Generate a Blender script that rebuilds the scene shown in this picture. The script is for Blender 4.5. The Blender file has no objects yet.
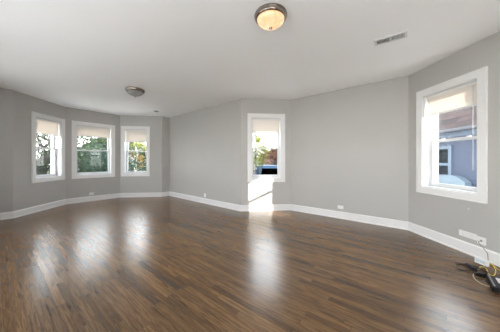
import bpy, bmesh, math, random
from mathutils import Vector, Matrix
PI = math.pi
C = bpy.context.scene.collection
S = bpy.context.scene

# ------------------------------------------------------------------ camera
FPX = 206.86
CAMZ = 1.2137
HC = 2.7
cam = bpy.data.cameras.new('camera')
cam.sensor_fit = 'HORIZONTAL'
cam.sensor_width = 36.0
cam.lens = FPX * 36.0 / 500.0
cam.shift_y = -5.44 / 500.0
cam.clip_start = 0.02
cam.clip_end = 400
co = bpy.data.objects.new('camera', cam)
co.location = (0, 0, CAMZ)
co.rotation_euler = (PI / 2, 0, 0)
C.objects.link(co)
S.camera = co

# ------------------------------------------------------------------ world, sun, exposure
SKY = 11.5
w = bpy.data.worlds.new('sky')
S.world = w
w.use_nodes = True
nt = w.node_tree
bg = nt.nodes['Background']
tc = nt.nodes.new('ShaderNodeTexCoord')
sx = nt.nodes.new('ShaderNodeSeparateXYZ')
cr = nt.nodes.new('ShaderNodeValToRGB')
nt.links.new(tc.outputs['Generated'], sx.inputs[0])
nt.links.new(sx.outputs['Z'], cr.inputs['Fac'])
nt.links.new(cr.outputs['Color'], bg.inputs['Color'])
cr.color_ramp.elements[0].position = 0.0
cr.color_ramp.elements[0].color = (1.0, 0.98, 0.96, 1)
cr.color_ramp.elements[1].position = 0.6
cr.color_ramp.elements[1].color = (0.84, 0.90, 1.0, 1)
bg.inputs['Strength'].default_value = SKY

sun = bpy.data.lights.new('sun', 'SUN')
sun.energy = 21.0
sun.angle = math.radians(0.6)
sun.color = (1.0, 0.93, 0.84)
so = bpy.data.objects.new('sun', sun)
SD = Vector((-1.33, 1.0, -0.345 * 1.664)).normalized()
so.rotation_euler = SD.to_track_quat('-Z', 'Y').to_euler()
so.location = (8, -6, 6)
C.objects.link(so)

# fill light added behind the camera, aimed up to brighten the ceiling
fl = bpy.data.lights.new('ceiling_fill', 'AREA'); fl.shape = 'RECTANGLE'; fl.size = 1.0; fl.size_y = 0.8; fl.energy = 24.0; fl.color = (1.0, 0.99, 0.98)
fo = bpy.data.objects.new('ceiling_fill', fl); fo.location = (0.9, -0.7, 1.0)
fo.rotation_euler = Vector((0.45, 0.8, 1.0)).to_track_quat('-Z', 'Y').to_euler(); C.objects.link(fo)

vs = S.view_settings
vs.view_transform = 'Standard'
vs.look = 'None'
vs.gamma = 1.0
vs.use_curve_mapping = False
vs.exposure = 0.15
S.cycles.max_bounces = 14
S.cycles.diffuse_bounces = 8
S.cycles.transparent_max_bounces = 24
S.cycles.sample_clamp_indirect = 6.0

# ------------------------------------------------------------------ helpers
def tag(o, label=None, cat=None, group=None, kind=None):
    if label: o['label'] = label
    if cat: o['category'] = cat
    if group: o['group'] = group
    if kind: o['kind'] = kind
    return o

def link(name, bm, m, parent=None, smooth=False, M=None):
    if M is not None:
        bmesh.ops.transform(bm, matrix=M, verts=bm.verts)
    me = bpy.data.meshes.new(name)
    bm.normal_update()
    bm.to_mesh(me)
    bm.free()
    ms = m if isinstance(m, (list, tuple)) else [m]
    for x in ms: me.materials.append(x)
    if smooth:
        for p in me.polygons: p.use_smooth = True
    o = bpy.data.objects.new(name, me)
    C.objects.link(o)
    if parent is not None: o.parent = parent
    return o

def empty(name, loc=(0, 0, 0), rz=0.0, size=0.1):
    o = bpy.data.objects.new(name, None)
    o.empty_display_size = size
    o.location = loc
    o.rotation_euler = (0, 0, rz)
    C.objects.link(o)
    return o

def box(bm, x0, x1, y0, y1, z0, z1, bev=0.0, mi=0):
    r = bmesh.ops.create_cube(bm, size=1.0)
    vs_ = r['verts']
    for v in vs_:
        v.co = Vector(((x0 + x1) / 2 + v.co.x * (x1 - x0), (y0 + y1) / 2 + v.co.y * (y1 - y0), (z0 + z1) / 2 + v.co.z * (z1 - z0)))
    fs = list({f for v in vs_ for f in v.link_faces})
    for f in fs: f.material_index = mi
    if bev > 0:
        es = list({e for v in vs_ for e in v.link_edges})
        bmesh.ops.bevel(bm, geom=es, offset=bev, segments=2, affect='EDGES', profile=0.6)
    return vs_

def lathe(bm, prof, n=32, c=(0, 0, 0)):
    rings = []
    for r, z in prof:
        if r < 1e-5:
            rings.append([bm.verts.new((c[0], c[1], c[2] + z))])
        else:
            rings.append([bm.verts.new((c[0] + r * math.cos(2 * PI * k / n), c[1] + r * math.sin(2 * PI * k / n), c[2] + z)) for k in range(n)])
    for a, b in zip(rings, rings[1:]):
        for k in range(n):
            k2 = (k + 1) % n
            if len(a) == 1 and len(b) == 1: continue
            if len(a) == 1: bm.faces.new((a[0], b[k], b[k2]))
            elif len(b) == 1: bm.faces.new((a[k], b[0], a[k2]))
            else: bm.faces.new((a[k], b[k], b[k2], a[k2]))

def tube(bm, pts, rad, n=6):
    pts = [Vector(p) for p in pts]
    if not isinstance(rad, (list, tuple)): rad = [rad] * len(pts)
    rings = []
    up = Vector((0, 0, 1))
    prev = None
    for i, p in enumerate(pts):
        t = (pts[min(i + 1, len(pts) - 1)] - pts[max(i - 1, 0)]).normalized()
        if prev is None:
            a = t.cross(up if abs(t.z) < 0.9 else Vector((1, 0, 0))).normalized()
        else:
            a = (prev - t * prev.dot(t)).normalized()
        prev = a
        b = t.cross(a)
        rings.append([bm.verts.new(p + (a * math.cos(2 * PI * k / n) + b * math.sin(2 * PI * k / n)) * rad[i]) for k in range(n)])
    for r0, r1 in zip(rings, rings[1:]):
        for k in range(n):
            bm.faces.new((r0[k], r0[(k + 1) % n], r1[(k + 1) % n], r1[k]))
    bm.faces.new(rings[0][::-1]); bm.faces.new(rings[-1])

def smooth_path(ps, n=6):
    ps = [Vector(p) for p in ps]
    out = []
    for i in range(len(ps) - 1):
        p0 = ps[max(i - 1, 0)]; p1 = ps[i]; p2 = ps[i + 1]; p3 = ps[min(i + 2, len(ps) - 1)]
        for k in range(n):
            t = k / n
            out.append(0.5 * ((2 * p1) + (p2 - p0) * t + (2 * p0 - 5 * p1 + 4 * p2 - p3) * t * t + (3 * p1 - p0 - 3 * p2 + p3) * t ** 3))
    out.append(ps[-1])
    return out

# ------------------------------------------------------------------ materials
def mat(name, col, rough=0.5, metal=0.0, spec=0.5, emit=None, es=0.0, coat=0.0):
    m = bpy.data.materials.new(name)
    m.use_nodes = True
    b = m.node_tree.nodes['Principled BSDF']
    b.inputs['Base Color'].default_value = (*col, 1)
    b.inputs['Roughness'].default_value = rough
    b.inputs['Metallic'].default_value = metal
    b.inputs['Specular IOR Level'].default_value = spec
    if coat: b.inputs['Coat Weight'].default_value = coat
    if emit:
        b.inputs['Emission Color'].default_value = (*emit, 1)
        b.inputs['Emission Strength'].default_value = es
    return m

def noisy(m, c1, c2, scale=5.0, detail=4.0, stretch=(1, 1, 1), bump=0.0, bscale=200.0):
    nt = m.node_tree; N = nt.nodes; L = nt.links
    b = N['Principled BSDF']
    t = N.new('ShaderNodeTexCoord'); mp = N.new('ShaderNodeMapping'); mp.inputs['Scale'].default_value = stretch
    n = N.new('ShaderNodeTexNoise'); n.inputs['Scale'].default_value = scale; n.inputs['Detail'].default_value = detail
    r = N.new('ShaderNodeValToRGB')
    r.color_ramp.elements[0].position = 0.3; r.color_ramp.elements[1].position = 0.7
    r.color_ramp.elements[0].color = (*c1, 1); r.color_ramp.elements[1].color = (*c2, 1)
    L.new(t.outputs['Object'], mp.inputs[0]); L.new(mp.outputs[0], n.inputs['Vector']); L.new(n.outputs['Fac'], r.inputs[0]); L.new(r.outputs[0], b.inputs['Base Color'])
    if bump:
        n2 = N.new('ShaderNodeTexNoise'); n2.inputs['Scale'].default_value = bscale; n2.inputs['Detail'].default_value = 2
        bp = N.new('ShaderNodeBump'); bp.inputs['Strength'].default_value = bump; bp.inputs['Distance'].default_value = 0.002
        L.new(t.outputs['Object'], n2.inputs['Vector']); L.new(n2.outputs['Fac'], bp.inputs['Height']); L.new(bp.outputs[0], b.inputs['Normal'])
    return m

WALLC = (0.490, 0.479, 0.462)
M_wall = noisy(mat('wall_paint', WALLC, 0.6, spec=0.35), tuple(c * 0.985 for c in WALLC), tuple(c * 1.015 for c in WALLC), 2.0, bump=0.08)
M_ceil = noisy(mat('ceiling_paint', (0.93, 0.92, 0.91), 0.8, spec=0.2), (0.915, 0.912, 0.908), (0.925, 0.922, 0.918), 1.5, bump=0.06, bscale=120)
M_trim = noisy(mat('trim_paint', (0.84, 0.835, 0.83), 0.35), (0.83, 0.825, 0.82), (0.85, 0.845, 0.84), 3.0)
M_vinyl = noisy(mat('window_vinyl', (0.70, 0.705, 0.71), 0.35), (0.69, 0.695, 0.70), (0.71, 0.715, 0.72), 3.0)
M_plate = noisy(mat('switch_plate', (0.86, 0.86, 0.85), 0.35), (0.85, 0.85, 0.84), (0.87, 0.87, 0.86), 5)
M_dark = noisy(mat('dark_plastic', (0.006, 0.006, 0.007), 0.5, spec=0.3), (0.005, 0.005, 0.006), (0.008, 0.008, 0.009), 8)
M_slot = mat('outlet_slot', (0.05, 0.05, 0.05), 0.6)
M_nickel = noisy(mat('brushed_nickel', (0.30, 0.26, 0.22), 0.22, metal=1.0), (0.24, 0.20, 0.17), (0.36, 0.31, 0.27), 30, stretch=(1, 1, 8))
M_grille = noisy(mat('vent_enamel', (0.70, 0.70, 0.70), 0.5), (0.68, 0.68, 0.68), (0.72, 0.72, 0.72), 6)
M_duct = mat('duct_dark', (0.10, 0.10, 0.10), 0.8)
M_yellow = noisy(mat('yellow_cable', (0.75, 0.55, 0.05), 0.45), (0.70, 0.50, 0.04), (0.80, 0.60, 0.07), 20)
M_beige = noisy(mat('beige_cable', (0.55, 0.45, 0.30), 0.5), (0.5, 0.41, 0.27), (0.6, 0.5, 0.34), 20)
M_sticker = noisy(mat('blue_white_print', (0.6, 0.7, 0.75), 0.5), (0.35, 0.55, 0.66), (0.85, 0.87, 0.86), 60)

def glass_mat(name, tint=(1, 1, 1), gloss=0.014):
    m = bpy.data.materials.new(name); m.use_nodes = True
    nt = m.node_tree; N = nt.nodes; L = nt.links
    N.remove(N['Principled BSDF'])
    t = N.new('ShaderNodeBsdfTransparent'); t.inputs[0].default_value = (*tint, 1)
    g = N.new('ShaderNodeBsdfGlossy'); g.inputs['Roughness'].default_value = 0.02
    lw = N.new('ShaderNodeLayerWeight'); lw.inputs['Blend'].default_value = 0.5
    pw_ = N.new('ShaderNodeMath'); pw_.operation = 'POWER'; pw_.inputs[1].default_value = 4.0; L.new(lw.outputs['Facing'], pw_.inputs[0])
    f = N.new('ShaderNodeMath'); f.operation = 'MULTIPLY_ADD'; f.inputs[1].default_value = 0.5 if gloss else 0.0; f.inputs[2].default_value = gloss; L.new(pw_.outputs[0], f.inputs[0])
    mx = N.new('ShaderNodeMixShader')
    L.new(f.outputs[0], mx.inputs[0]); L.new(t.outputs[0], mx.inputs[1]); L.new(g.outputs[0], mx.inputs[2])
    L.new(mx.outputs[0], N['Material Output'].inputs[0])
    return m
M_glass = glass_mat('window_glass', (0.97, 0.98, 0.98))
M_screen = glass_mat('insect_screen', (0.80, 0.81, 0.81), 0.0)

def blind_mat():
    m = bpy.data.materials.new('blind_vinyl'); m.use_nodes = True
    nt = m.node_tree; N = nt.nodes; L = nt.links
    b = N['Principled BSDF']; b.inputs['Base Color'].default_value = (0.84, 0.81, 0.78, 1); b.inputs['Roughness'].default_value = 0.5
    t = N.new('ShaderNodeBsdfTranslucent'); t.inputs[0].default_value = (0.88, 0.82, 0.75, 1)
    mx = N.new('ShaderNodeMixShader'); mx.inputs[0].default_value = 0.36
    L.new(b.outputs[0], mx.inputs[1]); L.new(t.outputs[0], mx.inputs[2]); L.new(mx.outputs[0], N['Material Output'].inputs[0])
    return m
M_blind = blind_mat()

# hardwood strips, laid along the long axis of the room
U = Vector((0.624, 0.781, 0)).normalized()      # across the room
V = Vector((0.781, -0.624, 0)).normalized()     # along the room
BOARD_ANG = math.atan2(V.y, V.x)
def floor_mat():
    m = bpy.data.materials.new('hardwood_strips'); m.use_nodes = True
    nt = m.node_tree; N = nt.nodes; L = nt.links
    b = N['Principled BSDF']
    tc = N.new('ShaderNodeTexCoord')
    mp = N.new('ShaderNodeMapping'); mp.vector_type = 'POINT'; mp.inputs['Rotation'].default_value = (0, 0, -BOARD_ANG)
    L.new(tc.outputs['Object'], mp.inputs[0])
    sp = N.new('ShaderNodeSeparateXYZ'); L.new(mp.outputs[0], sp.inputs[0])
    def mth(op, a, b_=None):
        n = N.new('ShaderNodeMath'); n.operation = op
        for i, x in enumerate((a, b_)):
            if x is None: continue
            if isinstance(x, (int, float)): n.inputs[i].default_value = x
            else: L.new(x, n.inputs[i])
        return n.outputs[0]
    W, LN = 0.057, 0.85
    ry = mth('DIVIDE', sp.outputs['Y'], W)
    row = mth('FLOOR', ry)
    wn = N.new('ShaderNodeTexWhiteNoise'); wn.noise_dimensions = '1D'; L.new(row, wn.inputs['W'])
    off = mth('MULTIPLY', wn.outputs['Value'], 7.3)
    rx = mth('ADD', mth('DIVIDE', sp.outputs['X'], LN), off)
    col = mth('FLOOR', rx)
    cv = N.new('ShaderNodeCombineXYZ'); L.new(col, cv.inputs[0]); L.new(row, cv.inputs[1])
    wn2 = N.new('ShaderNodeTexWhiteNoise'); wn2.noise_dimensions = '2D'; L.new(cv.outputs[0], wn2.inputs['Vector'])
    ramp = N.new('ShaderNodeValToRGB'); e = ramp.color_ramp.elements
    e[0].position = 0.0; e[0].color = (0.080, 0.044, 0.020, 1)
    e[1].position = 1.0; e[1].color = (0.195, 0.110, 0.047, 1)
    for p, c in ((0.10, (0.118, 0.066, 0.029, 1)), (0.35, (0.146, 0.082, 0.036, 1)), (0.6, (0.166, 0.094, 0.041, 1)), (0.85, (0.176, 0.095, 0.039, 1))):
        x = e.new(p); x.color = c
    L.new(wn2.outputs['Value'], ramp.inputs[0])
    # grain
    gv = N.new('ShaderNodeCombineXYZ')
    L.new(mth('MULTIPLY', rx, 2.2), gv.inputs[0]); L.new(mth('MULTIPLY', ry, 2.2), gv.inputs[1]); L.new(mth('MULTIPLY', wn2.outputs['Value'], 40.0), gv.inputs[2])
    gn = N.new('ShaderNodeTexNoise'); gn.inputs['Scale'].default_value = 1.6; gn.inputs['Detail'].default_value = 6; gn.inputs['Roughness'].default_value = 0.65; gn.inputs['Distortion'].default_value = 0.8
    L.new(gv.outputs[0], gn.inputs['Vector'])
    gr = N.new('ShaderNodeValToRGB'); gr.color_ramp.elements[0].position = 0.36; gr.color_ramp.elements[0].color = (0.50, 0.46, 0.44, 1)
    gr.color_ramp.elements[1].position = 0.60; gr.color_ramp.elements[1].color = (1.25, 1.24, 1.22, 1)
    L.new(gn.outputs['Fac'], gr.inputs[0])
    mx = N.new('ShaderNodeMixRGB'); mx.blend_type = 'MULTIPLY'; mx.inputs[0].default_value = 1.0
    L.new(ramp.outputs[0], mx.inputs[1]); L.new(gr.outputs[0], mx.inputs[2])
    # worn, mottled stain over several boards
    ln = N.new('ShaderNodeTexNoise'); ln.inputs['Scale'].default_value = 1.1; ln.inputs['Detail'].default_value = 3
    L.new(tc.outputs['Object'], ln.inputs['Vector'])
    lr = N.new('ShaderNodeValToRGB'); lr.color_ramp.elements[0].position = 0.35; lr.color_ramp.elements[0].color = (0.86, 0.86, 0.88, 1)
    lr.color_ramp.elements[1].position = 0.65; lr.color_ramp.elements[1].color = (1.1, 1.08, 1.05, 1)
    L.new(ln.outputs['Fac'], lr.inputs[0])
    mx2 = N.new('ShaderNodeMixRGB'); mx2.blend_type = 'MULTIPLY'; mx2.inputs[0].default_value = 1.0
    L.new(mx.outputs[0], mx2.inputs[1]); L.new(lr.outputs[0], mx2.inputs[2])
    # seams
    fy = mth('FRACT', ry); fx = mth('FRACT', rx)
    ey = mth('MINIMUM', fy, mth('SUBTRACT', 1.0, fy)); ex = mth('MINIMUM', fx, mth('SUBTRACT', 1.0, fx))
    seam = mth('MAXIMUM', mth('LESS_THAN', ey, 0.022), mth('LESS_THAN', ex, 0.0018))
    mx3 = N.new('ShaderNodeMixRGB'); mx3.inputs[2].default_value = (0.022, 0.014, 0.010, 1)
    L.new(mth('MULTIPLY', seam, 0.6), mx3.inputs[0]); L.new(mx2.outputs[0], mx3.inputs[1])
    L.new(mx3.outputs[0], b.inputs['Base Color'])
    rr = N.new('ShaderNodeMapRange'); rr.inputs['To Min'].default_value = 0.20; rr.inputs['To Max'].default_value = 0.30
    L.new(gn.outputs['Fac'], rr.inputs['Value']); L.new(rr.outputs[0], b.inputs['Roughness'])
    b.inputs['Specular IOR Level'].default_value = 0.6
    bp = N.new('ShaderNodeBump'); bp.inputs['Strength'].default_value = 0.25; bp.inputs['Distance'].default_value = 0.001
    hh = mth('SUBTRACT', mth('MULTIPLY', gn.outputs['Fac'], 0.6), seam)
    L.new(hh, bp.inputs['Height']); L.new(bp.outputs[0], b.inputs['Normal'])
    return m
M_floor = floor_mat()

# ------------------------------------------------------------------ room shell
A = Vector((-4.993, 4.361, 0)); B = Vector((-5.127, 5.746, 0)); Cc = Vector((-4.280, 6.807, 0)); D = Vector((-2.969, 6.964, 0))
E = Vector((-2.79, 7.17, 0)); F = Vector((-0.217, 4.963, 0)); G = Vector((1.006, 5.073, 0)); Hh = Vector((2.774, 3.620, 0))
A0 = A - U * 0.9
dirR = (Vector((2.895, 2.024, 0)) - Hh).normalized()
# right wall meets the back wall
def isect(p, d, q, e):
    det = d.x * (-e.y) + e.x * d.y
    r = q - p
    t = (r.x * (-e.y) + e.x * r.y) / det
    return p + d * t
Rr = isect(Hh, dirR, A0, V)
poly = [A0, A, B, Cc, D, E, F, G, Hh, Rr]
TH = 0.24
def offset(poly, d):
    n = len(poly); out = []
    for i in range(n):
        p0, p1, p2 = poly[i - 1], poly[i], poly[(i + 1) % n]
        d0 = (p1 - p0).normalized(); d1 = (p2 - p1).normalized()
        n0 = Vector((-d0.y, d0.x, 0)); n1 = Vector((-d1.y, d1.x, 0))
        bis = (n0 + n1).normalized()
        out.append(p1 + bis * (d / bis.dot(n0)))
    return out
outer = offset(poly, TH)
OPEN_Z0, OPEN_Z1 = 0.79, 2.25
CAS = 0.098

def prism(bm, pa, pb, qa, qb, z0, z1):
    v = [bm.verts.new((p.x, p.y, z)) for z in (z0, z1) for p in (pa, pb, qb, qa)]
    for f in ((0, 1, 2, 3), (7, 6, 5, 4), (0, 4, 5, 1), (1, 5, 6, 2), (2, 6, 7, 3), (3, 7, 4, 0)):
        bm.faces.new([v[i] for i in f])

def wall(name, i, holes=()):
    p, q = poly[i], poly[(i + 1) % len(poly)]
    op, oq = outer[i], outer[(i + 1) % len(poly)]
    d = (q - p).normalized(); n = Vector((-d.y, d.x, 0)) * TH
    bm = bmesh.new()
    cuts = []
    for s0, s1 in holes: cuts += [s0, s1]
    edges = [(p, op)] + [(p + d * s, p + d * s + n) for s in cuts] + [(q, oq)]
    for k in range(len(edges) - 1):
        (a, oa), (b_, ob) = edges[k], edges[k + 1]
        if k % 2 == 0: prism(bm, a, b_, oa, ob, -0.02, HC + 0.02)
        else:
            prism(bm, a, b_, oa, ob, -0.02, OPEN_Z0); prism(bm, a, b_, oa, ob, OPEN_Z1, HC + 0.02)
    bmesh.ops.recalc_face_normals(bm, faces=bm.faces)
    return tag(link(name, bm, M_wall), kind='structure')

# name, segment, outer casing span along the wall
WIN = [('bay_left', 1, 0.400, 1.352), ('bay_centre', 2, 0.131, 1.213), ('bay_right', 3, 0.033, 0.937), ('niche', 6, 0.157, 1.077), ('right', 8, 0.178, 1.137)]
FILL_WIN = [(1.15, 2.15), (2.75, 4.25), (4.65, 6.15), (6.55, 8.05), (8.45, 9.95)]  # unseen back-wall windows, added to bring in more daylight
wall('wall_bay_flank', 0)
wall('wall_bay_left', 1, [(0.400 + CAS, 1.352 - CAS)])
wall('wall_bay_centre', 2, [(0.131 + CAS, 1.213 - CAS)])
wall('wall_bay_right', 3, [(0.033 + CAS, 0.937 - CAS)])
wall('wall_bay_return', 4)
wall('wall_middle_left', 5)
wall('wall_niche', 6, [(0.157 + CAS, 1.077 - CAS)])
wall('wall_middle_right', 7)
wall('wall_right', 8, [(0.178 + CAS, 1.137 - CAS)])
Lb = (poly[0] - poly[9]).length
wall('wall_back', 9, sorted([(Lb - b + CAS, Lb - a - CAS) for a, b in FILL_WIN]))

def slab(name, pl, z0, z1, m):
    bm = bmesh.new()
    lo = [bm.verts.new((p.x, p.y, z0)) for p in pl]; hi = [bm.verts.new((p.x, p.y, z1)) for p in pl]
    bm.faces.new(lo); bm.faces.new(hi[::-1])
    n = len(pl)
    for i in range(n): bm.faces.new((lo[i], hi[i], hi[(i + 1) % n], lo[(i + 1) % n]))
    bmesh.ops.recalc_face_normals(bm, faces=bm.faces)
    return tag(link(name, bm, m), kind='structure')
slab('floor', outer, -0.15, 0.0, M_floor)
slab('ceiling', outer, HC, HC + 0.15, M_ceil)

# baseboards, one per wall, mitred
BT = 0.016
in1 = offset(poly, -BT); in2 = offset(poly, -BT * 0.45); in3 = offset(poly, -BT - 0.012)
names = ['bay_flank', 'bay_left', 'bay_centre', 'bay_right', 'bay_return', 'middle_left', 'niche', 'middle_right', 'right', 'back']
for i, nme in enumerate(names):
    j = (i + 1) % len(poly)
    bm = bmesh.new()
    prof = [(poly, 0.0), (in3, 0.0), (in3, 0.016), (in1, 0.022), (in1, 0.128), (in2, 0.142), (poly, 0.145)]
    ra = [bm.verts.new((pl[i].x, pl[i].y, z)) for pl, z in prof]
    rb = [bm.verts.new((pl[j].x, pl[j].y, z)) for pl, z in prof]
    for k in range(len(prof) - 1):
        bm.faces.new((ra[k], rb[k], rb[k + 1], ra[k + 1]))
    bm.faces.new((ra[-1], rb[-1], rb[0], ra[0])); bm.faces.new(ra); bm.faces.new(rb[::-1])
    bmesh.ops.recalc_face_normals(bm, faces=bm.faces)
    tag(link('baseboard_' + nme, bm, M_trim), kind='structure')

# ------------------------------------------------------------------ windows
def make_window(n, i, s0, s1, latch=True):
    p, q = poly[i], poly[(i + 1) % len(poly)]
    d = (q - p).normalized()
    c = p + d * (s0 + s1) / 2
    root = empty('window_%d' % n, (c.x, c.y, OPEN_Z0), math.atan2(d.y, d.x))
    tag(root, kind='structure')
    W = (s1 - s0) / 2; w = W - CAS; h = OPEN_Z1 - OPEN_Z0
    # casing: picture-frame boards with a small back band
    bm = bmesh.new()
    for sx_ in (-1, 1):
        a, b_ = sorted((sx_ * (w - 0.004), sx_ * W))
        box(bm, a, b_, -0.018, 0, -CAS, h + CAS, 0.003)
        a, b_ = sorted((sx_ * (W - 0.016), sx_ * W))
        box(bm, a, b_, -0.026, -0.018, -CAS, h + CAS, 0.002)
    box(bm, -w, w, -0.018, 0, h - 0.004, h + CAS, 0.003); box(bm, -W + 0.016, W - 0.016, -0.026, -0.018, h + CAS - 0.016, h + CAS, 0.002)
    box(bm, -w, w, -0.018, 0, -CAS, 0.004, 0.003); box(bm, -W + 0.016, W - 0.016, -0.026, -0.018, -CAS, -CAS + 0.016, 0.002)
    link('casing', bm, M_trim, root)
    # jamb liner
    bm = bmesh.new()
    t = 0.014
    box(bm, -w, -w + t, 0, TH + 0.02, 0, h); box(bm, w - t, w, 0, TH + 0.02, 0, h)
    box(bm, -w + t, w - t, 0, TH + 0.02, h - t, h); box(bm, -w + t, w - t, 0, TH + 0.05, 0, t)
    # parting beads
    for sx_ in (-1, 1):
        for y in (0.108, 0.152):
            a, b_ = sorted((sx_ * (w - t), sx_ * (w - t - 0.010)))
            box(bm, a, b_, y - 0.004, y + 0.004, t, h - t)
    link('jamb', bm, M_vinyl, root)
    # exterior trim
    bm = bmesh.new()
    box(bm, -w - 0.06, -w, TH, TH + 0.02, -0.06, h + 0.06); box(bm, w, w + 0.06, TH, TH + 0.02, -0.06, h + 0.06)
    box(bm, -w, w, TH, TH + 0.02, h, h + 0.06); box(bm, -w, w, TH, TH + 0.02, -0.06, 0)
    link('exterior_trim', bm, M_vinyl, root)
    mid = h * 0.5
    def sash(name, y0, z0, z1, brail, trail):
        bm = bmesh.new(); st = 0.040; x = w - t - 0.002; y1 = y0 + 0.034
        box(bm, -x, -x + st, y0, y1, z0, z1, 0.003); box(bm, x - st, x, y0, y1, z0, z1, 0.003)
        box(bm, -x + st, x - st, y0, y1, z0, z0 + brail, 0.003); box(bm, -x + st, x - st, y0, y1, z1 - trail, z1, 0.003)
        o = link(name, bm, M_vinyl, root)
        bm = bmesh.new()
        box(bm, -x + st - 0.004, x - st + 0.004, (y0 + y1) / 2 - 0.002, (y0 + y1) / 2 + 0.002, z0 + brail - 0.004, z1 - trail + 0.004)
        link('pane', bm, M_glass, o)
        return o
    lo = sash('lower_sash', 0.114, t + 0.002, mid + 0.018, 0.055, 0.036)
    sash('upper_sash', 0.158, mid - 0.018, h - t - 0.002, 0.036, 0.040)
    bm = bmesh.new()
    for x in (-w * 0.45, w * 0.45): box(bm, x - 0.02, x + 0.02, 0.118, 0.142, mid + 0.018, mid + 0.030, 0.003)
    link('latch', bm, M_plate, lo)
    # half insect screen outside the lower sash
    bm = bmesh.new(); x = w - t - 0.004
    box(bm, -x, x, 0.212, 0.213, t, mid)
    link('insect_screen', bm, M_screen, root)
    return root, w, h, c, d
wins = []
for k, (nm_, i, s0, s1) in enumerate(WIN):
    wins.append(make_window(k + 1, i, s0, s1))
for k, (a, b_) in enumerate(FILL_WIN):
    make_window(6 + k, 9, Lb - b_, Lb - a)  # added windows behind the camera, there only for extra daylight

# blinds hung inside each opening
BLB = [1.865, 1.925, 1.835, 1.885, 1.925]
BLL = ['half-raised cream mini blind in the leftmost bay window', 'half-raised cream mini blind in the widest, middle bay window',
       'half-raised cream mini blind in the right-hand bay window by the shaded corner', 'half-raised white mini blind in the window above the sunlit wall patch',
       'half-raised sunlit cream mini blind in the large right-hand window']
for k, (root, w_, h, c, d) in enumerate(wins):
    r = empty('window_blind', root.location, root.rotation_euler.z)
    tag(r, BLL[k], 'blind', 'mini blinds in the windows')
    x = w_ - 0.022
    top = h - 0.016; bot = BLB[k] - OPEN_Z0
    bm = bmesh.new(); box(bm, -x, x, 0.040, 0.066, top - 0.028, top, 0.002); link('headrail', bm, M_plate, r)
    bm = bmesh.new()
    z = top - 0.036; 
    while z > bot + 0.022:
        R = 0.0125; n = 3
        a0 = math.radians(80)
        dy, dz = R * math.cos(a0), R * math.sin(a0)
        vv = box(bm, -x + 0.002, x - 0.002, 0.053 - 0.0006, 0.053 + 0.0006, z - R, z + R)
        for v in vv: v.co.y += (v.co.z - z) * math.tan(PI / 2 - a0)
        z -= 0.0185
    link('slats', bm, M_blind, r)
    bm = bmesh.new(); box(bm, -x, x, 0.041, 0.065, bot, bot + 0.020, 0.003); link('bottom_rail', bm, M_grille, r)
    bm = bmesh.new(); tube(bm, [(-x + 0.06, 0.032, top - 0.02), (-x + 0.06, 0.030, top - 0.5)], 0.0035, 6); link('tilt_wand', bm, M_plate, r)
    bm = bmesh.new()
    for q in (0.0, 0.012): tube(bm, [(x - 0.07 + q, 0.036, top - 0.02), (x - 0.07 + q, 0.036, 0.30 if k == 4 else top - 0.62)], 0.0016, 5)
    link('pull_cord', bm, M_plate, r)

# ------------------------------------------------------------------ ceiling fixtures
def ceiling_lamp(x, y, r, lit):
    t = empty('ceiling_light', (x, y, HC))
    k = r / 0.165
    bm = bmesh.new()
    lathe(bm, [(0, -0.001), (0.152 * k, -0.001), (0.160 * k, -0.006), (0.160 * k, -0.012), (0.166 * k, -0.018), (0.166 * k, -0.026), (0.158 * k, -0.034), (0.160 * k, -0.042), (0.150 * k, -0.056), (0.140 * k, -0.060), (0.132 * k, -0.050), (0, -0.040)], 48)
    bmesh.ops.recalc_face_normals(bm, faces=bm.faces)
    link('pan', bm, M_nickel, t, True)
    if lit:
        m = bpy.data.materials.new('alabaster_glass_lit'); m.use_nodes = True
        nt = m.node_tree; N = nt.nodes; L = nt.links; b = N['Principled BSDF']
        n = N.new('ShaderNodeTexNoise'); n.inputs['Scale'].default_value = 9; n.inputs['Detail'].default_value = 2; n.inputs['Distortion'].default_value = 1.5
        tc_ = N.new('ShaderNodeTexCoord'); L.new(tc_.outputs['Object'], n.inputs['Vector'])
        cr_ = N.new('ShaderNodeValToRGB'); cr_.color_ramp.elements[0].color = (1.0, 0.50, 0.20, 1); cr_.color_ramp.elements[1].color = (1.0, 0.80, 0.52, 1)
        cr_.color_ramp.elements[0].position = 0.35; cr_.color_ramp.elements[1].position = 0.7
        L.new(n.outputs['Fac'], cr_.inputs[0]); L.new(cr_.outputs[0], b.inputs['Emission Color'])
        b.inputs['Emission Strength'].default_value = 0.85
        b.inputs['Base Color'].default_value = (0.35, 0.30, 0.22, 1); b.inputs['Roughness'].default_value = 0.2
    else:
        m = noisy(mat('alabaster_glass', (0.34, 0.34, 0.33), 0.15), (0.30, 0.30, 0.29), (0.40, 0.40, 0.39), 9)
    bm = bmesh.new()
    prof = [(0.137 * k * (1 - (a / 12) ** 2.1), -0.054 - 0.088 * k * (a / 12) ** 0.92) for a in range(13)]
    prof[-1] = (0, prof[-1][1])
    lathe(bm, prof, 48)
    bmesh.ops.recalc_face_normals(bm, faces=bm.faces)
    link('glass_dome', bm, m, t, True)
    zb = -0.052 - 0.088 * k
    bm = bmesh.new()
    lathe(bm, [(0, zb + 0.004), (0.016, zb + 0.002), (0.017, zb - 0.004), (0.008, zb - 0.008), (0.009, zb - 0.014), (0, zb - 0.020)], 20)
    bmesh.ops.recalc_face_normals(bm, faces=bm.faces)
    link('finial', bm, M_nickel, t, True)
    return t
tag(ceiling_lamp(0.21, 2.10, 0.165, True), 'lit flush ceiling light with amber alabaster dome and nickel rim', 'ceiling light')
tag(ceiling_lamp(-2.40, 4.32, 0.185, False), 'unlit flush ceiling light with grey glass dome near the bay', 'ceiling light')

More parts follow.
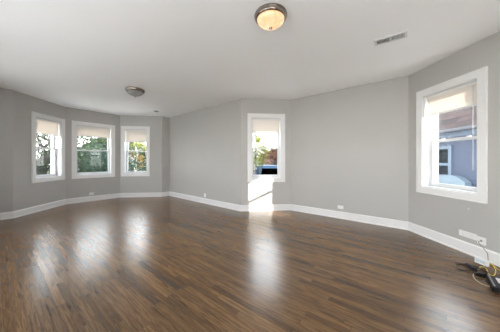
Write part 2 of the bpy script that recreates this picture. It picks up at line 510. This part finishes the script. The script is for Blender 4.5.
# rectangular supply register
vr = empty('ceiling_vent', (1.705, 2.515, HC), math.atan2(-0.60, 0.80))
tag(vr, 'white two-bank rectangular air register in the ceiling', 'vent')
bm = bmesh.new()
hx, hy = 0.165, 0.075
for a in ((-hx, hx, hy - 0.018, hy), (-hx, hx, -hy, -hy + 0.026), (-hx, -hx + 0.022, -hy + 0.026, hy - 0.018), (hx - 0.022, hx, -hy + 0.026, hy - 0.018), (-0.009, 0.009, -hy + 0.026, hy - 0.018)):
    box(bm, a[0], a[1], a[2], a[3], -0.010, 0.0, 0.0015)
link('frame', bm, M_grille, vr)
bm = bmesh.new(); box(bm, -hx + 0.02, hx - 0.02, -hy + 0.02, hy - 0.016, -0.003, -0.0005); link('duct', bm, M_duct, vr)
bm = bmesh.new()
for s_ in (-1, 1):
    for q in range(11):
        xq = s_ * (0.018 + q * 0.0125)
        vv = box(bm, xq - 0.001, xq + 0.001, -hy + 0.026, hy - 0.018, -0.009, -0.003)
        for v in vv: v.co.x += s_ * (v.co.z + 0.003) * 0.9
link('louvre', bm, M_grille, vr)
# round vent by the bay
rv = empty('ceiling_vent', (-2.80, 6.18, HC))
tag(rv, 'small round grey ceiling vent near the far shaded corner', 'vent')
bm = bmesh.new(); lathe(bm, [(0, -0.002), (0.09, -0.002), (0.095, -0.006), (0.085, -0.016), (0.070, -0.018), (0.068, -0.006), (0, -0.006)], 32); bmesh.ops.recalc_face_normals(bm, faces=bm.faces); link('rim', bm, M_grille, rv, True)
bm = bmesh.new()
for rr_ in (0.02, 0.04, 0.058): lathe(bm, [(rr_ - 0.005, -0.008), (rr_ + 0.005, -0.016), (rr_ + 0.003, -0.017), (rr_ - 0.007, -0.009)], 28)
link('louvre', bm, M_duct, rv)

# ------------------------------------------------------------------ wall plates
def on_wall(i, px, z):
    """where the sight line in plan through column px meets wall i"""
    p, q = poly[i], poly[(i + 1) % len(poly)]
    return isect(Vector((0, 0, 0)), Vector(((px - 250) / FPX, 1, 0)), p, q - p), math.atan2((q - p).y, (q - p).x)
def plate(i, px, z, label, hw=0.057, hh=0.035, gangs=2, cat='outlet', name='wall_outlet'):
    c, a = on_wall(i, px, z)
    r = empty(name, (c.x, c.y, z), a)
    tag(r, label, cat, 'wall outlets above the baseboards' if cat == 'outlet' else None)
    bm = bmesh.new(); box(bm, -hw, hw, -0.006, 0, -hh, hh, 0.002); link('cover_plate', bm, M_plate, r)
    for g in range(gangs):
        xg = (-hw * 0.48 + g * hw * 0.96) if gangs > 1 else 0
        bm = bmesh.new(); lathe(bm, [(0, 0.003), (0.0155, 0.003), (0.0165, 0.001), (0.0165, -0.001)], 20)
        bmesh.ops.recalc_face_normals(bm, faces=bm.faces)
        bmesh.ops.transform(bm, matrix=Matrix.Translation((xg, -0.0055, 0)) @ Matrix.Rotation(PI / 2, 4, 'X'), verts=bm.verts)
        for dz in (-0.006, 0.006): box(bm, xg - 0.004, xg + 0.004, -0.0092, -0.0085, dz - 0.001, dz + 0.001, mi=1)
        link('socket', bm, [M_plate, M_slot], r)
    return r
plate(2, 91.5, 0.22, 'white wall outlet under the widest bay window')
plate(5, 205, 0.23, 'small white wall outlet on the long shaded left wall', hw=0.040, hh=0.05, gangs=1)
plate(7, 340.5, 0.235, 'white wall outlet on the blank wall between the two right windows')
plate(8, 468, 0.245, 'long white double outlet plate low on the right wall', hw=0.105, hh=0.038, gangs=3)
cp_ = plate(8, 482, 0.225, 'tan-marked white cable jack plate beside the double outlet', hw=0.045, hh=0.045, gangs=0, cat='jack', name='cable_jack')
bm = bmesh.new(); lathe(bm, [(0, 0.016), (0.005, 0.016), (0.005, 0.008), (0.010, 0.008), (0.010, 0)], 12)
bmesh.ops.transform(bm, matrix=Matrix.Translation((0, -0.006, 0)) @ Matrix.Rotation(PI / 2, 4, 'X'), verts=bm.verts)
link('connector', bm, M_nickel, cp_, True)
# small capped stub low on the wall below the window
c, a = on_wall(8, 468.7, 0.6)
wp = empty('wall_plug', (c.x, c.y, 0.584), a)
tag(wp, 'tiny grey wall plug below the large right-hand window', 'plug')
bm = bmesh.new(); lathe(bm, [(0, 0.005), (0.007, 0.004), (0.009, 0)], 14)
link('cap', bm, M_grille, wp, True, Matrix.Rotation(PI / 2, 4, 'X'))

# ------------------------------------------------------------------ floor clutter by the right wall
def fp(px, py, z=0.0):
    y = (CAMZ - z) * FPX / (py - 160.56)
    return Vector(((px - 250) / FPX * y, y, z))
# black modem
p0 = fp(492.6, 292.2); dl = (Vector((2.411, 2.109, 0)) - Vector((2.262, 1.930, 0))).normalized()
rz = math.atan2(dl.y, dl.x)
t = empty('modem', (p0.x, p0.y, 0), rz)
tag(t, 'black rectangular modem box with white sticker on the floor by the right wall', 'modem')
bm = bmesh.new(); box(bm, 0, 0.26, -0.22, 0, 0.004, 0.058, 0.006); link('case', bm, M_dark, t)
bm = bmesh.new(); box(bm, 0.004, 0.256, -0.022, -0.008, 0.058, 0.0615, 0.001); link('edge_strip', bm, noisy(mat('grey_plastic', (0.25, 0.25, 0.26), 0.35), (0.22, 0.22, 0.23), (0.28, 0.28, 0.29), 12), t)
bm = bmesh.new(); box(bm, 0.10, 0.22, -0.17, -0.055, 0.058, 0.0592); link('sticker', bm, M_plate, t)
for q in range(4):
    bm = bmesh.new(); x_ = 0.02 if q % 2 else 0.24; y_ = -0.02 if q < 2 else -0.20
    lathe(bm, [(0, 0.0), (0.008, 0.0), (0.008, 0.006), (0, 0.006)], 10, (x_, y_, 0)); link('foot', bm, M_dark, t)
# white adapter leaning by the baseboard
pw = fp(481, 264.5)
aw = math.atan2(dirR.y, dirR.x)
t = empty('network_box', (pw.x + 0.01, pw.y, 0), aw)
tag(t, 'small white box with blue-grey print against the right baseboard', 'box')
bm = bmesh.new(); box(bm, -0.062, 0.062, -0.018, 0.018, 0, 0.070, 0.009); link('housing', bm, M_plate, t)
bm = bmesh.new(); box(bm, -0.045, 0.05, -0.0192, -0.0178, 0.022, 0.052); link('printed_label', bm, M_sticker, t)
# power adapters
def adapter(px, py, L_, W_, H_, rz, label, name='power_adapter'):
    p = fp(px, py)
    t = empty(name, (p.x, p.y, 0), rz); tag(t, label, 'adapter', 'power adapters on the floor')
    bm = bmesh.new(); box(bm, -L_ / 2, L_ / 2, -W_ / 2, W_ / 2, 0, H_, 0.005); link('body', bm, M_dark, t)
    bm = bmesh.new(); tube(bm, [(L_ / 2, 0, H_ * 0.5), (L_ / 2 + 0.015, 0, H_ * 0.5), (L_ / 2 + 0.03, 0, H_ * 0.45)], [0.006, 0.005, 0.0035], 8); link('strain_relief', bm, M_dark, t)
    return t
dA = fp(475, 271.5) - fp(466.5, 264.5)
adapter(471, 268.4, 0.13, 0.045, 0.032, math.atan2(dA.y, dA.x), 'black power brick nearest the tangled dark cord loop')
adapter(481, 275.3, 0.085, 0.05, 0.026, 0.25, 'black plug-in adapter lying close to the black modem')
# cables
def cable(name, pts, r, m, label):
    bm = bmesh.new(); tube(bm, smooth_path(pts, 7), r, 7)
    return tag(link(name, bm, m, None, True), label, 'cable')
z0 = 0.006
jc = cp_.location
inn = Vector((dirR.y, -dirR.x, 0)).normalized() * 1.0
if inn.dot(Vector((-1, 0, 0))) < 0: inn = -inn
cable('coaxial_cable', [jc + inn * 0.020, jc + inn * 0.045 + Vector((0, 0, -0.02)), fp(486.5, 252, 0.12), fp(488.0, 258, 0.06), fp(487.5, 263.5, 0.018), fp(483, 267.5, z0), fp(478, 269.5, z0), fp(474, 268, z0)], 0.0034, noisy(mat('grey_brown_cable', (0.2, 0.17, 0.13), 0.5), (0.16, 0.13, 0.10), (0.26, 0.22, 0.17), 20), 'thin brown-grey cable dropping from the wall jack to the floor')
cable('network_cable', [fp(483.5, 263.5, 0.03), fp(487.5, 262.5, 0.03), fp(492, 264.5, z0), fp(495.5, 270, z0), fp(494, 275.5, z0 + 0.004), fp(489, 274, z0), fp(486, 268.5, z0), fp(481, 266.8, z0), fp(479.5, 268, z0)], 0.0045, M_yellow, 'yellow network cable looped between white box and modem')
cable('network_cable', [fp(489, 263.5, 0.012), fp(494, 266, z0), fp(499, 270, z0), fp(503, 272.5, z0), fp(508, 275, 0.02)], 0.0042, M_yellow, 'short yellow network cable running out toward the right edge')
cable('black_cable', [fp(470.5, 270.5, 0.010), fp(466, 270.5, z0), fp(460, 269.5, z0), fp(455.5, 266.8, z0), fp(456, 264.5, z0), fp(460, 263.8, z0), fp(465, 264.2, z0 + 0.004), fp(470, 264.3, z0), fp(476, 266.8, z0), fp(481, 269.5, z0), fp(486, 271.5, z0), fp(489, 272.5, 0.012)], 0.0052, M_dark, 'black power cord looping out on the floor boards')
cable('black_cable', [fp(466, 264.0, z0), fp(468, 267.2, 0.036), fp(472, 270.5, 0.030), fp(475, 273.8, 0.016), fp(479, 273.5, 0.03), fp(483, 275.5, 0.02), fp(484.5, 274, z0), fp(486.5, 273.8, 0.014)], 0.006, M_dark, 'knotted black power cord between the two adapters')
cable('speaker_wire', [fp(474, 272.5, z0), fp(473.2, 276, z0), fp(475.5, 279.5, z0), fp(480, 282.8, z0), fp(485, 285, z0), fp(489, 286.5, z0), fp(489.5, 284, z0), fp(487.5, 281.5, z0)], 0.0036, M_beige, 'thin beige wire curving out in front of the modem')

# ------------------------------------------------------------------ outdoors
GZ = -1.2
M_grass = noisy(mat('lawn', (0.05, 0.07, 0.02), 0.9), (0.035, 0.05, 0.014), (0.07, 0.085, 0.03), 1.5)
M_asph = noisy(mat('asphalt', (0.06, 0.06, 0.06), 0.9), (0.05, 0.05, 0.05), (0.075, 0.075, 0.08), 2.0)
M_bark = noisy(mat('bark', (0.05, 0.04, 0.03), 0.9), (0.007, 0.006, 0.005), (0.018, 0.014, 0.012), 8, stretch=(1, 1, 0.2))
M_pbark = noisy(mat('pale_bark', (0.35, 0.33, 0.3), 0.9), (0.22, 0.20, 0.18), (0.40, 0.38, 0.35), 8, stretch=(1, 1, 0.2))
def leafmat(name, c1, c2):
    m = noisy(mat(name, c1, 0.7, spec=0.2), c1, c2, 1.3, 3)
    nt = m.node_tree; N = nt.nodes; L = nt.links
    b = N['Principled BSDF']; t = N.new('ShaderNodeBsdfTranslucent')
    t.inputs[0].default_value = (*[min(1, x * 1.4) for x in c2], 1)
    mx = N.new('ShaderNodeMixShader'); mx.inputs[0].default_value = 0.25
    L.new(b.outputs[0], mx.inputs[1]); L.new(t.outputs[0], mx.inputs[2]); L.new(mx.outputs[0], N['Material Output'].inputs[0])
    return m
L_dark = leafmat('dark_leaves', (0.008, 0.016, 0.009), (0.030, 0.045, 0.016))
L_blue = leafmat('blue_green_leaves', (0.008, 0.02, 0.016), (0.03, 0.05, 0.035))
L_yel = leafmat('yellow_green_leaves', (0.06, 0.075, 0.01), (0.14, 0.15, 0.03))
L_gold = leafmat('golden_leaves', (0.13, 0.075, 0.02), (0.22, 0.15, 0.05))
L_red = leafmat('russet_leaves', (0.06, 0.025, 0.015), (0.10, 0.05, 0.03))

bm = bmesh.new(); box(bm, -70, 70, -20, 90, GZ - 0.2, GZ); tag(link('ground', bm, M_grass), kind='structure')
M_bounce = noisy(mat('bounce_slab_pale', (0.68, 0.66, 0.63), 0.9), (0.65, 0.63, 0.60), (0.71, 0.69, 0.66), 1.2)  # pale tone chosen to reflect daylight upward
bm = bmesh.new(); box(bm, -13, 5.9, -12, 10.5, GZ, GZ + 0.03); tag(link('bounce_slab', bm, M_bounce), kind='structure')  # unseen pale slab, added to bounce daylight up onto the ceiling
bm = bmesh.new(); box(bm, -60, 60, 15.5, 21.5, GZ, GZ + 0.02); tag(link('street', bm, M_asph), kind='structure')

def tree(base, height, lean, crown_c, crown_r, nleaf, leaf, lm, bark, trunk_r, seed, label, name='tree', cat='tree', nbr=9, clumps=40):
    rnd = random.Random(seed)
    t = empty(name, base); tag(t, label, cat, 'trees outside the windows')
    bm = bmesh.new()
    top = Vector((lean[0], lean[1], height))
    pts = [Vector((0, 0, 0)) + top * k / 6 + Vector((rnd.uniform(-.06, .06), rnd.uniform(-.06, .06), 0)) * k for k in range(7)]
    tube(bm, pts, [trunk_r * (1.15 - 0.11 * k) for k in range(7)], 9)
    cc = Vector(crown_c)
    tips = []
    for k in range(nbr):
        s = pts[rnd.randint(2, 6)]
        e = cc + Vector((rnd.gauss(0, .5) * crown_r[0], rnd.gauss(0, .5) * crown_r[1], rnd.gauss(0, .45) * crown_r[2]))
        m1 = s.lerp(e, 0.5) + Vector((rnd.uniform(-.2, .2), rnd.uniform(-.2, .2), rnd.uniform(0, .3)))
        P = smooth_path([s, m1, e], 5)
        tube(bm, P, [trunk_r * 0.5 * (1 - 0.85 * q / (len(P) - 1)) for q in range(len(P))], 6)
        for q in range(3):
            a_ = P[rnd.randint(4, len(P) - 1)]
            e2 = a_ + Vector((rnd.gauss(0, .35) * crown_r[0], rnd.gauss(0, .35) * crown_r[1], rnd.gauss(0.1, .3) * crown_r[2]))
            tube(bm, [a_, a_.lerp(e2, .5) + Vector((0, 0, .05)), e2], [trunk_r * 0.16, trunk_r * 0.11, trunk_r * 0.04], 5)
            tips.append(e2)
        tips.append(e)
    link('trunk', bm, bark, t, True)
    bm = bmesh.new()
    cl = tips[:]
    while len(cl) < clumps:
        v = Vector((rnd.gauss(0, 1), rnd.gauss(0, 1), rnd.gauss(0, 1))).normalized() * rnd.uniform(0.3, 1) ** 0.5
        cl.append(cc + Vector((v.x * crown_r[0], v.y * crown_r[1], v.z * crown_r[2])))
    cs = 0.30 * (crown_r[0] + crown_r[2]) / 2
    for k in range(nleaf):
        c0 = rnd.choice(cl)
        p = c0 + Vector((rnd.gauss(0, cs), rnd.gauss(0, cs), rnd.gauss(0, cs * .7)))
        a_ = Vector((rnd.uniform(-1, 1), rnd.uniform(-1, 1), rnd.uniform(-1, 1))).normalized()
        b_ = a_.orthogonal().normalized(); s = leaf * rnd.uniform(.6, 1.3)
        n_ = a_.cross(b_)
        v = [bm.verts.new(p - a_ * s), bm.verts.new(p + b_ * s * .45 + n_ * s * .12), bm.verts.new(p + a_ * s), bm.verts.new(p - b_ * s * .45 + n_ * s * .12)]
        bm.faces.new(v)
    link('foliage', bm, lm, t)
    return t
# seen through the leftmost bay window: leaning trunk and dark leaves
tree((-10.7, 9.0, GZ), 3.4, (2.75, .1), (1.7, .5, 3.1), (1.7, .9, 1.5), 3400, .06, L_dark, M_bark, .26, 1, 'leaning dark-trunked leafy tree outside the leftmost bay window', nbr=12)
# middle bay window: dense dark mass
tree((-9.6, 12.2, GZ), 2.6, (.2, 0), (.3, 0, 1.9), (2.1, 1.2, 1.25), 8500, .085, L_blue, M_bark, .14, 2, 'dense dark green tree outside the widest bay window', nbr=9)
tree((-9.6, 13.9, GZ), 4.4, (-.1, 0), (-.4, 0, 3.95), (2.4, 1.0, .9), 1900, .095, L_dark, M_bark, .13, 3, 'tall sparse green tree with high branches behind the dense dark tree', nbr=10)
# right bay window
tree((-10.0, 17.7, GZ), 2.6, (.1, 0), (.05, 0, 2.5), (.62, .6, .5), 1500, .08, L_gold, M_pbark, .10, 4, 'small golden-leaved tree with pale trunk outside the right bay window', nbr=6)
tree((-9.4, 16.8, GZ), 4.6, (-.1, 0), (0, 0, 3.8), (1.3, .8, .6), 900, .10, L_yel, M_pbark, .09, 5, 'tall yellow-green tree above the golden tree', nbr=8)
tree((-10.0, 19.9, GZ), 3.2, (.1, 0), (.1, 0, 2.3), (.9, .8, 1.1), 2200, .09, L_dark, M_bark, .12, 6, 'dark bushy tree to the right of the golden tree', nbr=6)
# niche window
tree((.50, 12.8, GZ), 3.9, (.1, 0), (.10, 0, 3.55), (.58, .5, .55), 1500, .06, L_yel, M_bark, .07, 7, 'yellow-green street tree outside the window over the sunlit patch', nbr=9)
tree((2.9, 24.5, GZ), 3.6, (.1, 0), (0, 0, 2.7), (1.2, .9, 1.0), 1300, .11, L_red, M_bark, .11, 8, 'russet bare-twigged tree across the street', nbr=12)
tree((.2, 23.9, GZ), 3.4, (.1, 0), (.1, 0, 2.6), (1.2, .9, 1.1), 2200, .12, L_yel, M_bark, .12, 9, 'broad yellowing tree across the street left of the russet tree', nbr=8)

# hedge below the right bay window view
bm = bmesh.new(); rnd = random.Random(5)
for k in range(4200):
    p = Vector((rnd.uniform(-13, -6.6), 15 + rnd.uniform(-.45, .45), GZ + rnd.uniform(0.05, 1.25) + .1 * math.sin(k)))
    a_ = Vector((rnd.uniform(-1, 1), rnd.uniform(-1, 1), rnd.uniform(-1, 1))).normalized(); b_ = a_.orthogonal().normalized(); s = .09
    bm.faces.new([bm.verts.new(p - a_ * s), bm.verts.new(p + b_ * s * .6), bm.verts.new(p + a_ * s), bm.verts.new(p - b_ * s * .6)])
tag(link('hedge', bm, leafmat('hedge_leaves', (0.03, 0.05, 0.012), (0.07, 0.09, 0.025))), 'clipped green hedge low outside the bay windows', 'hedge')

# houses
def siding_mat(name, c1, c2, pitch=0.11):
    m = mat(name, c1, 0.6)
    nt = m.node_tree; N = nt.nodes; L = nt.links; b = N['Principled BSDF']
    t = N.new('ShaderNodeTexCoord'); s = N.new('ShaderNodeSeparateXYZ'); L.new(t.outputs['Object'], s.inputs[0])
    d = N.new('ShaderNodeMath'); d.operation = 'DIVIDE'; d.inputs[1].default_value = pitch; L.new(s.outputs['Z'], d.inputs[0])
    f = N.new('ShaderNodeMath'); f.operation = 'FRACT'; L.new(d.outputs[0], f.inputs[0])
    r = N.new('ShaderNodeValToRGB'); r.color_ramp.interpolation = 'CONSTANT'
    r.color_ramp.elements[0].color = (*c2, 1); r.color_ramp.elements[1].position = 0.14; r.color_ramp.elements[1].color = (*c1, 1)
    L.new(f.outputs[0], r.inputs[0]); L.new(r.outputs[0], b.inputs['Base Color'])
    return m
def shingle_mat(name, c1, c2, c3):
    m = mat(name, c1, 0.9)
    nt = m.node_tree; N = nt.nodes; L = nt.links; b = N['Principled BSDF']
    t = N.new('ShaderNodeTexCoord'); mp = N.new('ShaderNodeMapping'); mp.inputs['Rotation'].default_value = (0, 0, PI / 2)
    br = N.new('ShaderNodeTexBrick'); br.inputs['Scale'].default_value = 1.0; br.inputs['Brick Width'].default_value = 0.42; br.inputs['Row Height'].default_value = 0.24
    br.inputs['Mortar Size'].default_value = 0.012; br.inputs['Color1'].default_value = (*c1, 1); br.inputs['Color2'].default_value = (*c2, 1); br.inputs['Mortar'].default_value = (*c3, 1)
    L.new(t.outputs['Object'], mp.inputs[0]); L.new(mp.outputs[0], br.inputs['Vector']); L.new(br.outputs['Color'], b.inputs['Base Color'])
    return m
M_side = siding_mat('blue_grey_siding', (0.052, 0.064, 0.10), (0.022, 0.028, 0.05))
M_wside = siding_mat('pale_siding', (0.20, 0.22, 0.25), (0.14, 0.15, 0.17))
M_tan = siding_mat('tan_siding', (0.12, 0.085, 0.06), (0.08, 0.055, 0.04))
M_brickc = shingle_mat('brick_wall', (0.11, 0.05, 0.035), (0.14, 0.065, 0.045), (0.10, 0.08, 0.07))
M_shing = shingle_mat('red_brown_shingles', (0.075, 0.046, 0.040), (0.026, 0.016, 0.015), (0.009, 0.006, 0.006))
M_roofg = noisy(mat('grey_shingles', (0.06, 0.06, 0.065), 0.9), (0.045, 0.045, 0.05), (0.08, 0.08, 0.085), 4)
M_xtrim = noisy(mat('exterior_trim_paint', (0.10, 0.13, 0.17), 0.5), (0.095, 0.125, 0.165), (0.105, 0.135, 0.175), 3)
M_dglass = mat('dark_window_glass', (0.01, 0.012, 0.016), 0.08)
M_gutter = noisy(mat('dark_gutter', (0.012, 0.014, 0.02), 0.4), (0.010, 0.012, 0.018), (0.015, 0.018, 0.024), 5)

# neighbouring house through the right window (its long wall faces -x)
nb = empty('neighbour_house', (6.0, 0, GZ))
tag(nb, 'blue-grey sided neighbouring house with red-brown shingle roof outside the right window', 'house')
bm = bmesh.new(); box(bm, 0, 7, 2.2, 16, 0, 3.40); link('wall', bm, M_side, nb)
bm = bmesh.new()
y0_, y1_ = 2.0, 16.3
for (a, b_) in (((-.25, 3.32), (3.5, 6.3)), ((3.5, 6.3), (7.25, 3.32))):
    v = [bm.verts.new((a[0], y0_, a[1])), bm.verts.new((a[0], y1_, a[1])), bm.verts.new((b_[0], y1_, b_[1])), bm.verts.new((b_[0], y0_, b_[1]))]
    bm.faces.new(v)
bmesh.ops.solidify(bm, geom=bm.faces[:], thickness=0.08)
link('roof', bm, M_shing, nb)
for y_ in (2.2, 15.95):
    bm = bmesh.new()
    bm.faces.new([bm.verts.new((x_, y_, z_)) for x_, z_ in ((0, 3.40), (7, 3.40), (3.5, 6.15))])
    bmesh.ops.solidify(bm, geom=bm.faces[:], thickness=0.05)
    link('gable', bm, M_side, nb)
bm = bmesh.new(); box(bm, -.36, -.25, y0_, y1_, 3.22, 3.31, 0.02); link('gutter', bm, M_gutter, nb)
bm = bmesh.new(); box(bm, -.03, 0, 2.2, 16, 3.12, 3.40); link('fascia', bm, M_xtrim, nb)
def ext_window(parent, x, y, z, w_, h_, axis='x', m=None):
    bm = bmesh.new(); m = m or M_xtrim
    def bb(a0, a1, d0, d1, z0, z1):
        if axis == 'x': box(bm, x + d0, x + d1, y + a0, y + a1, z + z0, z + z1)
        else: box(bm, x + a0, x + a1, y + d0, y + d1, z + z0, z + z1)
    f = 0.1
    bb(-w_, w_, -.05, .0, h_, h_ + f); bb(-w_, w_, -.05, .0, -h_ - f, -h_); bb(-w_ - f, -w_, -.05, 0, -h_ - f, h_ + f); bb(w_, w_ + f, -.05, 0, -h_ - f, h_ + f); bb(-w_, w_, -.04, 0, -.04, .04)
    fr = link('window', bm, m, parent)
    bm = bmesh.new(); bb(-w_, w_, -.02, .005, -h_, h_)
    link('pane', bm, M_dglass, fr)
ext_window(nb, 0, 6.42, 2.30, .20, .46)
ext_window(nb, 0, 11.5, 1.95, .45, .7)
ext_window(nb, 0, 3.4, 1.95, .45, .7)
# curved pale hood against the neighbour's wall
hd = fp(449, 186, 0.35)
t = empty('equipment_cover', (5.80, 0, 0)); 
tag(t, 'pale blue curved-top cover low against the blue-grey siding', 'equipment cover')
bm = bmesh.new()
prof = []
n = 14
ya, yb = 5.58, 6.36
for k in range(n + 1):
    u = k / n; yy = ya + (yb - ya) * u
    prof.append((yy, 0.62 + 0.17 * (1 - (max(0, (0.55 - u)) / 0.55) ** 2) if u < .55 else 0.79 - 0.02 * (u - .55)))
lo_ = [(ya, .30), (yb, .30)]
ring = [(ya, .30)] + prof + [(yb, .30)]
va = [bm.verts.new((0, y_, z_)) for y_, z_ in ring]; vb = [bm.verts.new((.18, y_, z_)) for y_, z_ in ring]
bm.faces.new(va); bm.faces.new(vb[::-1])
for k in range(len(ring)): bm.faces.new((va[k], vb[k], vb[(k + 1) % len(ring)], va[(k + 1) % len(ring)]))
bmesh.ops.recalc_face_normals(bm, faces=bm.faces)
M_pale = noisy(mat('pale_blue_paint', (0.12, 0.16, 0.19), 0.5), (0.115, 0.155, 0.185), (0.125, 0.165, 0.195), 3)
link('housing', bm, M_pale, t)
bm = bmesh.new()
for k in range(4): box(bm, -.006, 0, ya + .06, yb - .06, .36 + .055 * k, .375 + .055 * k)
link('grille', bm, M_xtrim, t)
bm = bmesh.new(); box(bm, .02, .17, ya + .03, yb - .03, GZ, .30); link('stand', bm, M_gutter, t)

def house(x, y, w_, d_, h_, m, rm, label, ridge=2.2, wins_=3, name='house', along=True):
    t = empty(name, (x, y, GZ)); tag(t, label, 'house')
    bm = bmesh.new(); box(bm, -w_, w_, 0, d_, 0, h_); link('wall', bm, m, t)
    bm = bmesh.new()
    if along:
        pr = [((-w_ - .3, 0 - .3, h_), (w_ + .3, -.3, h_), (w_ + .3, d_ / 2, h_ + ridge), (-w_ - .3, d_ / 2, h_ + ridge)),
              ((-w_ - .3, d_ / 2, h_ + ridge), (w_ + .3, d_ / 2, h_ + ridge), (w_ + .3, d_ + .3, h_), (-w_ - .3, d_ + .3, h_))]
    else:
        pr = [((-w_ - .3, -.3, h_), (0, -.3, h_ + ridge), (0, d_, h_ + ridge), (-w_ - .3, d_, h_)), ((0, -.3, h_ + ridge), (w_ + .3, -.3, h_), (w_ + .3, d_, h_), (0, d_, h_ + ridge))]
    for f in pr: bm.faces.new([bm.verts.new(v) for v in f])
    bmesh.ops.solidify(bm, geom=bm.faces[:], thickness=0.12)
    link('roof', bm, rm, t)
    if not along:
        bm = bmesh.new(); bm.faces.new([bm.verts.new(v) for v in ((-w_, 0, h_), (w_, 0, h_), (0, 0, h_ + ridge * .93))]); bmesh.ops.solidify(bm, geom=bm.faces[:], thickness=0.08); link('gable', bm, m, t)
    for k in range(wins_):
        ext_window(t, -w_ + (k + .5) * 2 * w_ / wins_, -0.01, h_ * .55, .5, .7, 'y')
    return t
house(3.8, 30, 3.4, 8, 2.7, M_brickc, M_roofg, 'red brick house with grey gable roof across the street', 1.7, 3, along=False)
house(-5.2, 31, 3.8, 8, 3.4, M_wside, M_roofg, 'pale sided house across the street left of the brick house', 1.4, 3)
house(-19.2, 27, 3.4, 8, 3.6, M_wside, M_roofg, 'pale house behind the trees beyond the widest bay window', 2.0, 3, along=False)
house(-12.6, 30.5, 1.9, 8, 3.6, M_tan, M_roofg, 'tan house behind the trees beyond the right bay window', 1.8, 2)

# parked vehicles seen low through the niche window
def car(x, y, L_, H_, m, label, van=False, name='car'):
    t = empty(name, (x, y, GZ + .02)); tag(t, label, 'car')
    bm = bmesh.new()
    h = L_ / 2
    if van: side = [(-h, .35), (-h, 1.0), (-h + .1, H_ - .05), (-h + .3, H_), (h - 1.3, H_), (h - .75, H_ * .62), (h - .1, H_ * .52), (h, .9), (h, .35)]
    else: side = [(-h, .35), (-h, .85), (-h + .5, .92), (-h + 1.1, H_ - .06), (-h + 1.5, H_), (h - 1.9, H_), (h - 1.3, .95), (h - .2, .80), (h, .7), (h, .35)]
    va = [bm.verts.new((a, -.88, b)) for a, b in side]; vb = [bm.verts.new((a, .88, b)) for a, b in side]
    bm.faces.new(va); bm.faces.new(vb[::-1])
    for k in range(len(side)): bm.faces.new((va[k], vb[k], vb[(k + 1) % len(side)], va[(k + 1) % len(side)]))
    bmesh.ops.recalc_face_normals(bm, faces=bm.faces)
    bmesh.ops.bevel(bm, geom=bm.edges[:], offset=.05, segments=2, affect='EDGES')
    link('body', bm, m, t)
    for a, b in (((-h + .5, -h + h - .2) if van else (-h + 1.15, -.25)), ((.0, h - 1.15) if van else (-.15, h - 1.75))):
        bm = bmesh.new(); z_a = H_ * .58 if van else .93; z_b = H_ - .22 if van else H_ - .12
        v = [(a, -.895, z_a), (b, -.895, z_a), (b - .1, -.895, z_b), (a + .1, -.895, z_b)]
        bm.faces.new([bm.verts.new(q) for q in v]); bmesh.ops.solidify(bm, geom=bm.faces[:], thickness=.02)
        link('side_window', bm, M_dglass, t)
    for a in (-h + .8, h - .85):
        for s_ in (-.80, .80):
            bm = bmesh.new(); lathe(bm, [(0, -.1), (.20, -.1), (.33, -.09), (.33, .09), (.20, .1), (0, .1)], 24)
            bmesh.ops.recalc_face_normals(bm, faces=bm.faces)
            link('wheel', bm, M_dark, t, False, Matrix.Translation((a, s_, .33)) @ Matrix.Rotation(PI / 2, 4, 'X'))
car(2.75, 17.2, 4.8, 2.0, noisy(mat('blue_car_paint', (0.02, 0.06, 0.12), 0.3), (0.018, 0.055, 0.11), (0.024, 0.07, 0.14), 2), 'dark blue van parked across from the niche window', True, 'van')
car(-2.0, 17.3, 4.2, 1.5, noisy(mat('red_car_paint', (0.16, 0.03, 0.02), 0.3), (0.15, 0.028, 0.02), (0.18, 0.035, 0.025), 2), 'red-brown car parked left of the blue van')
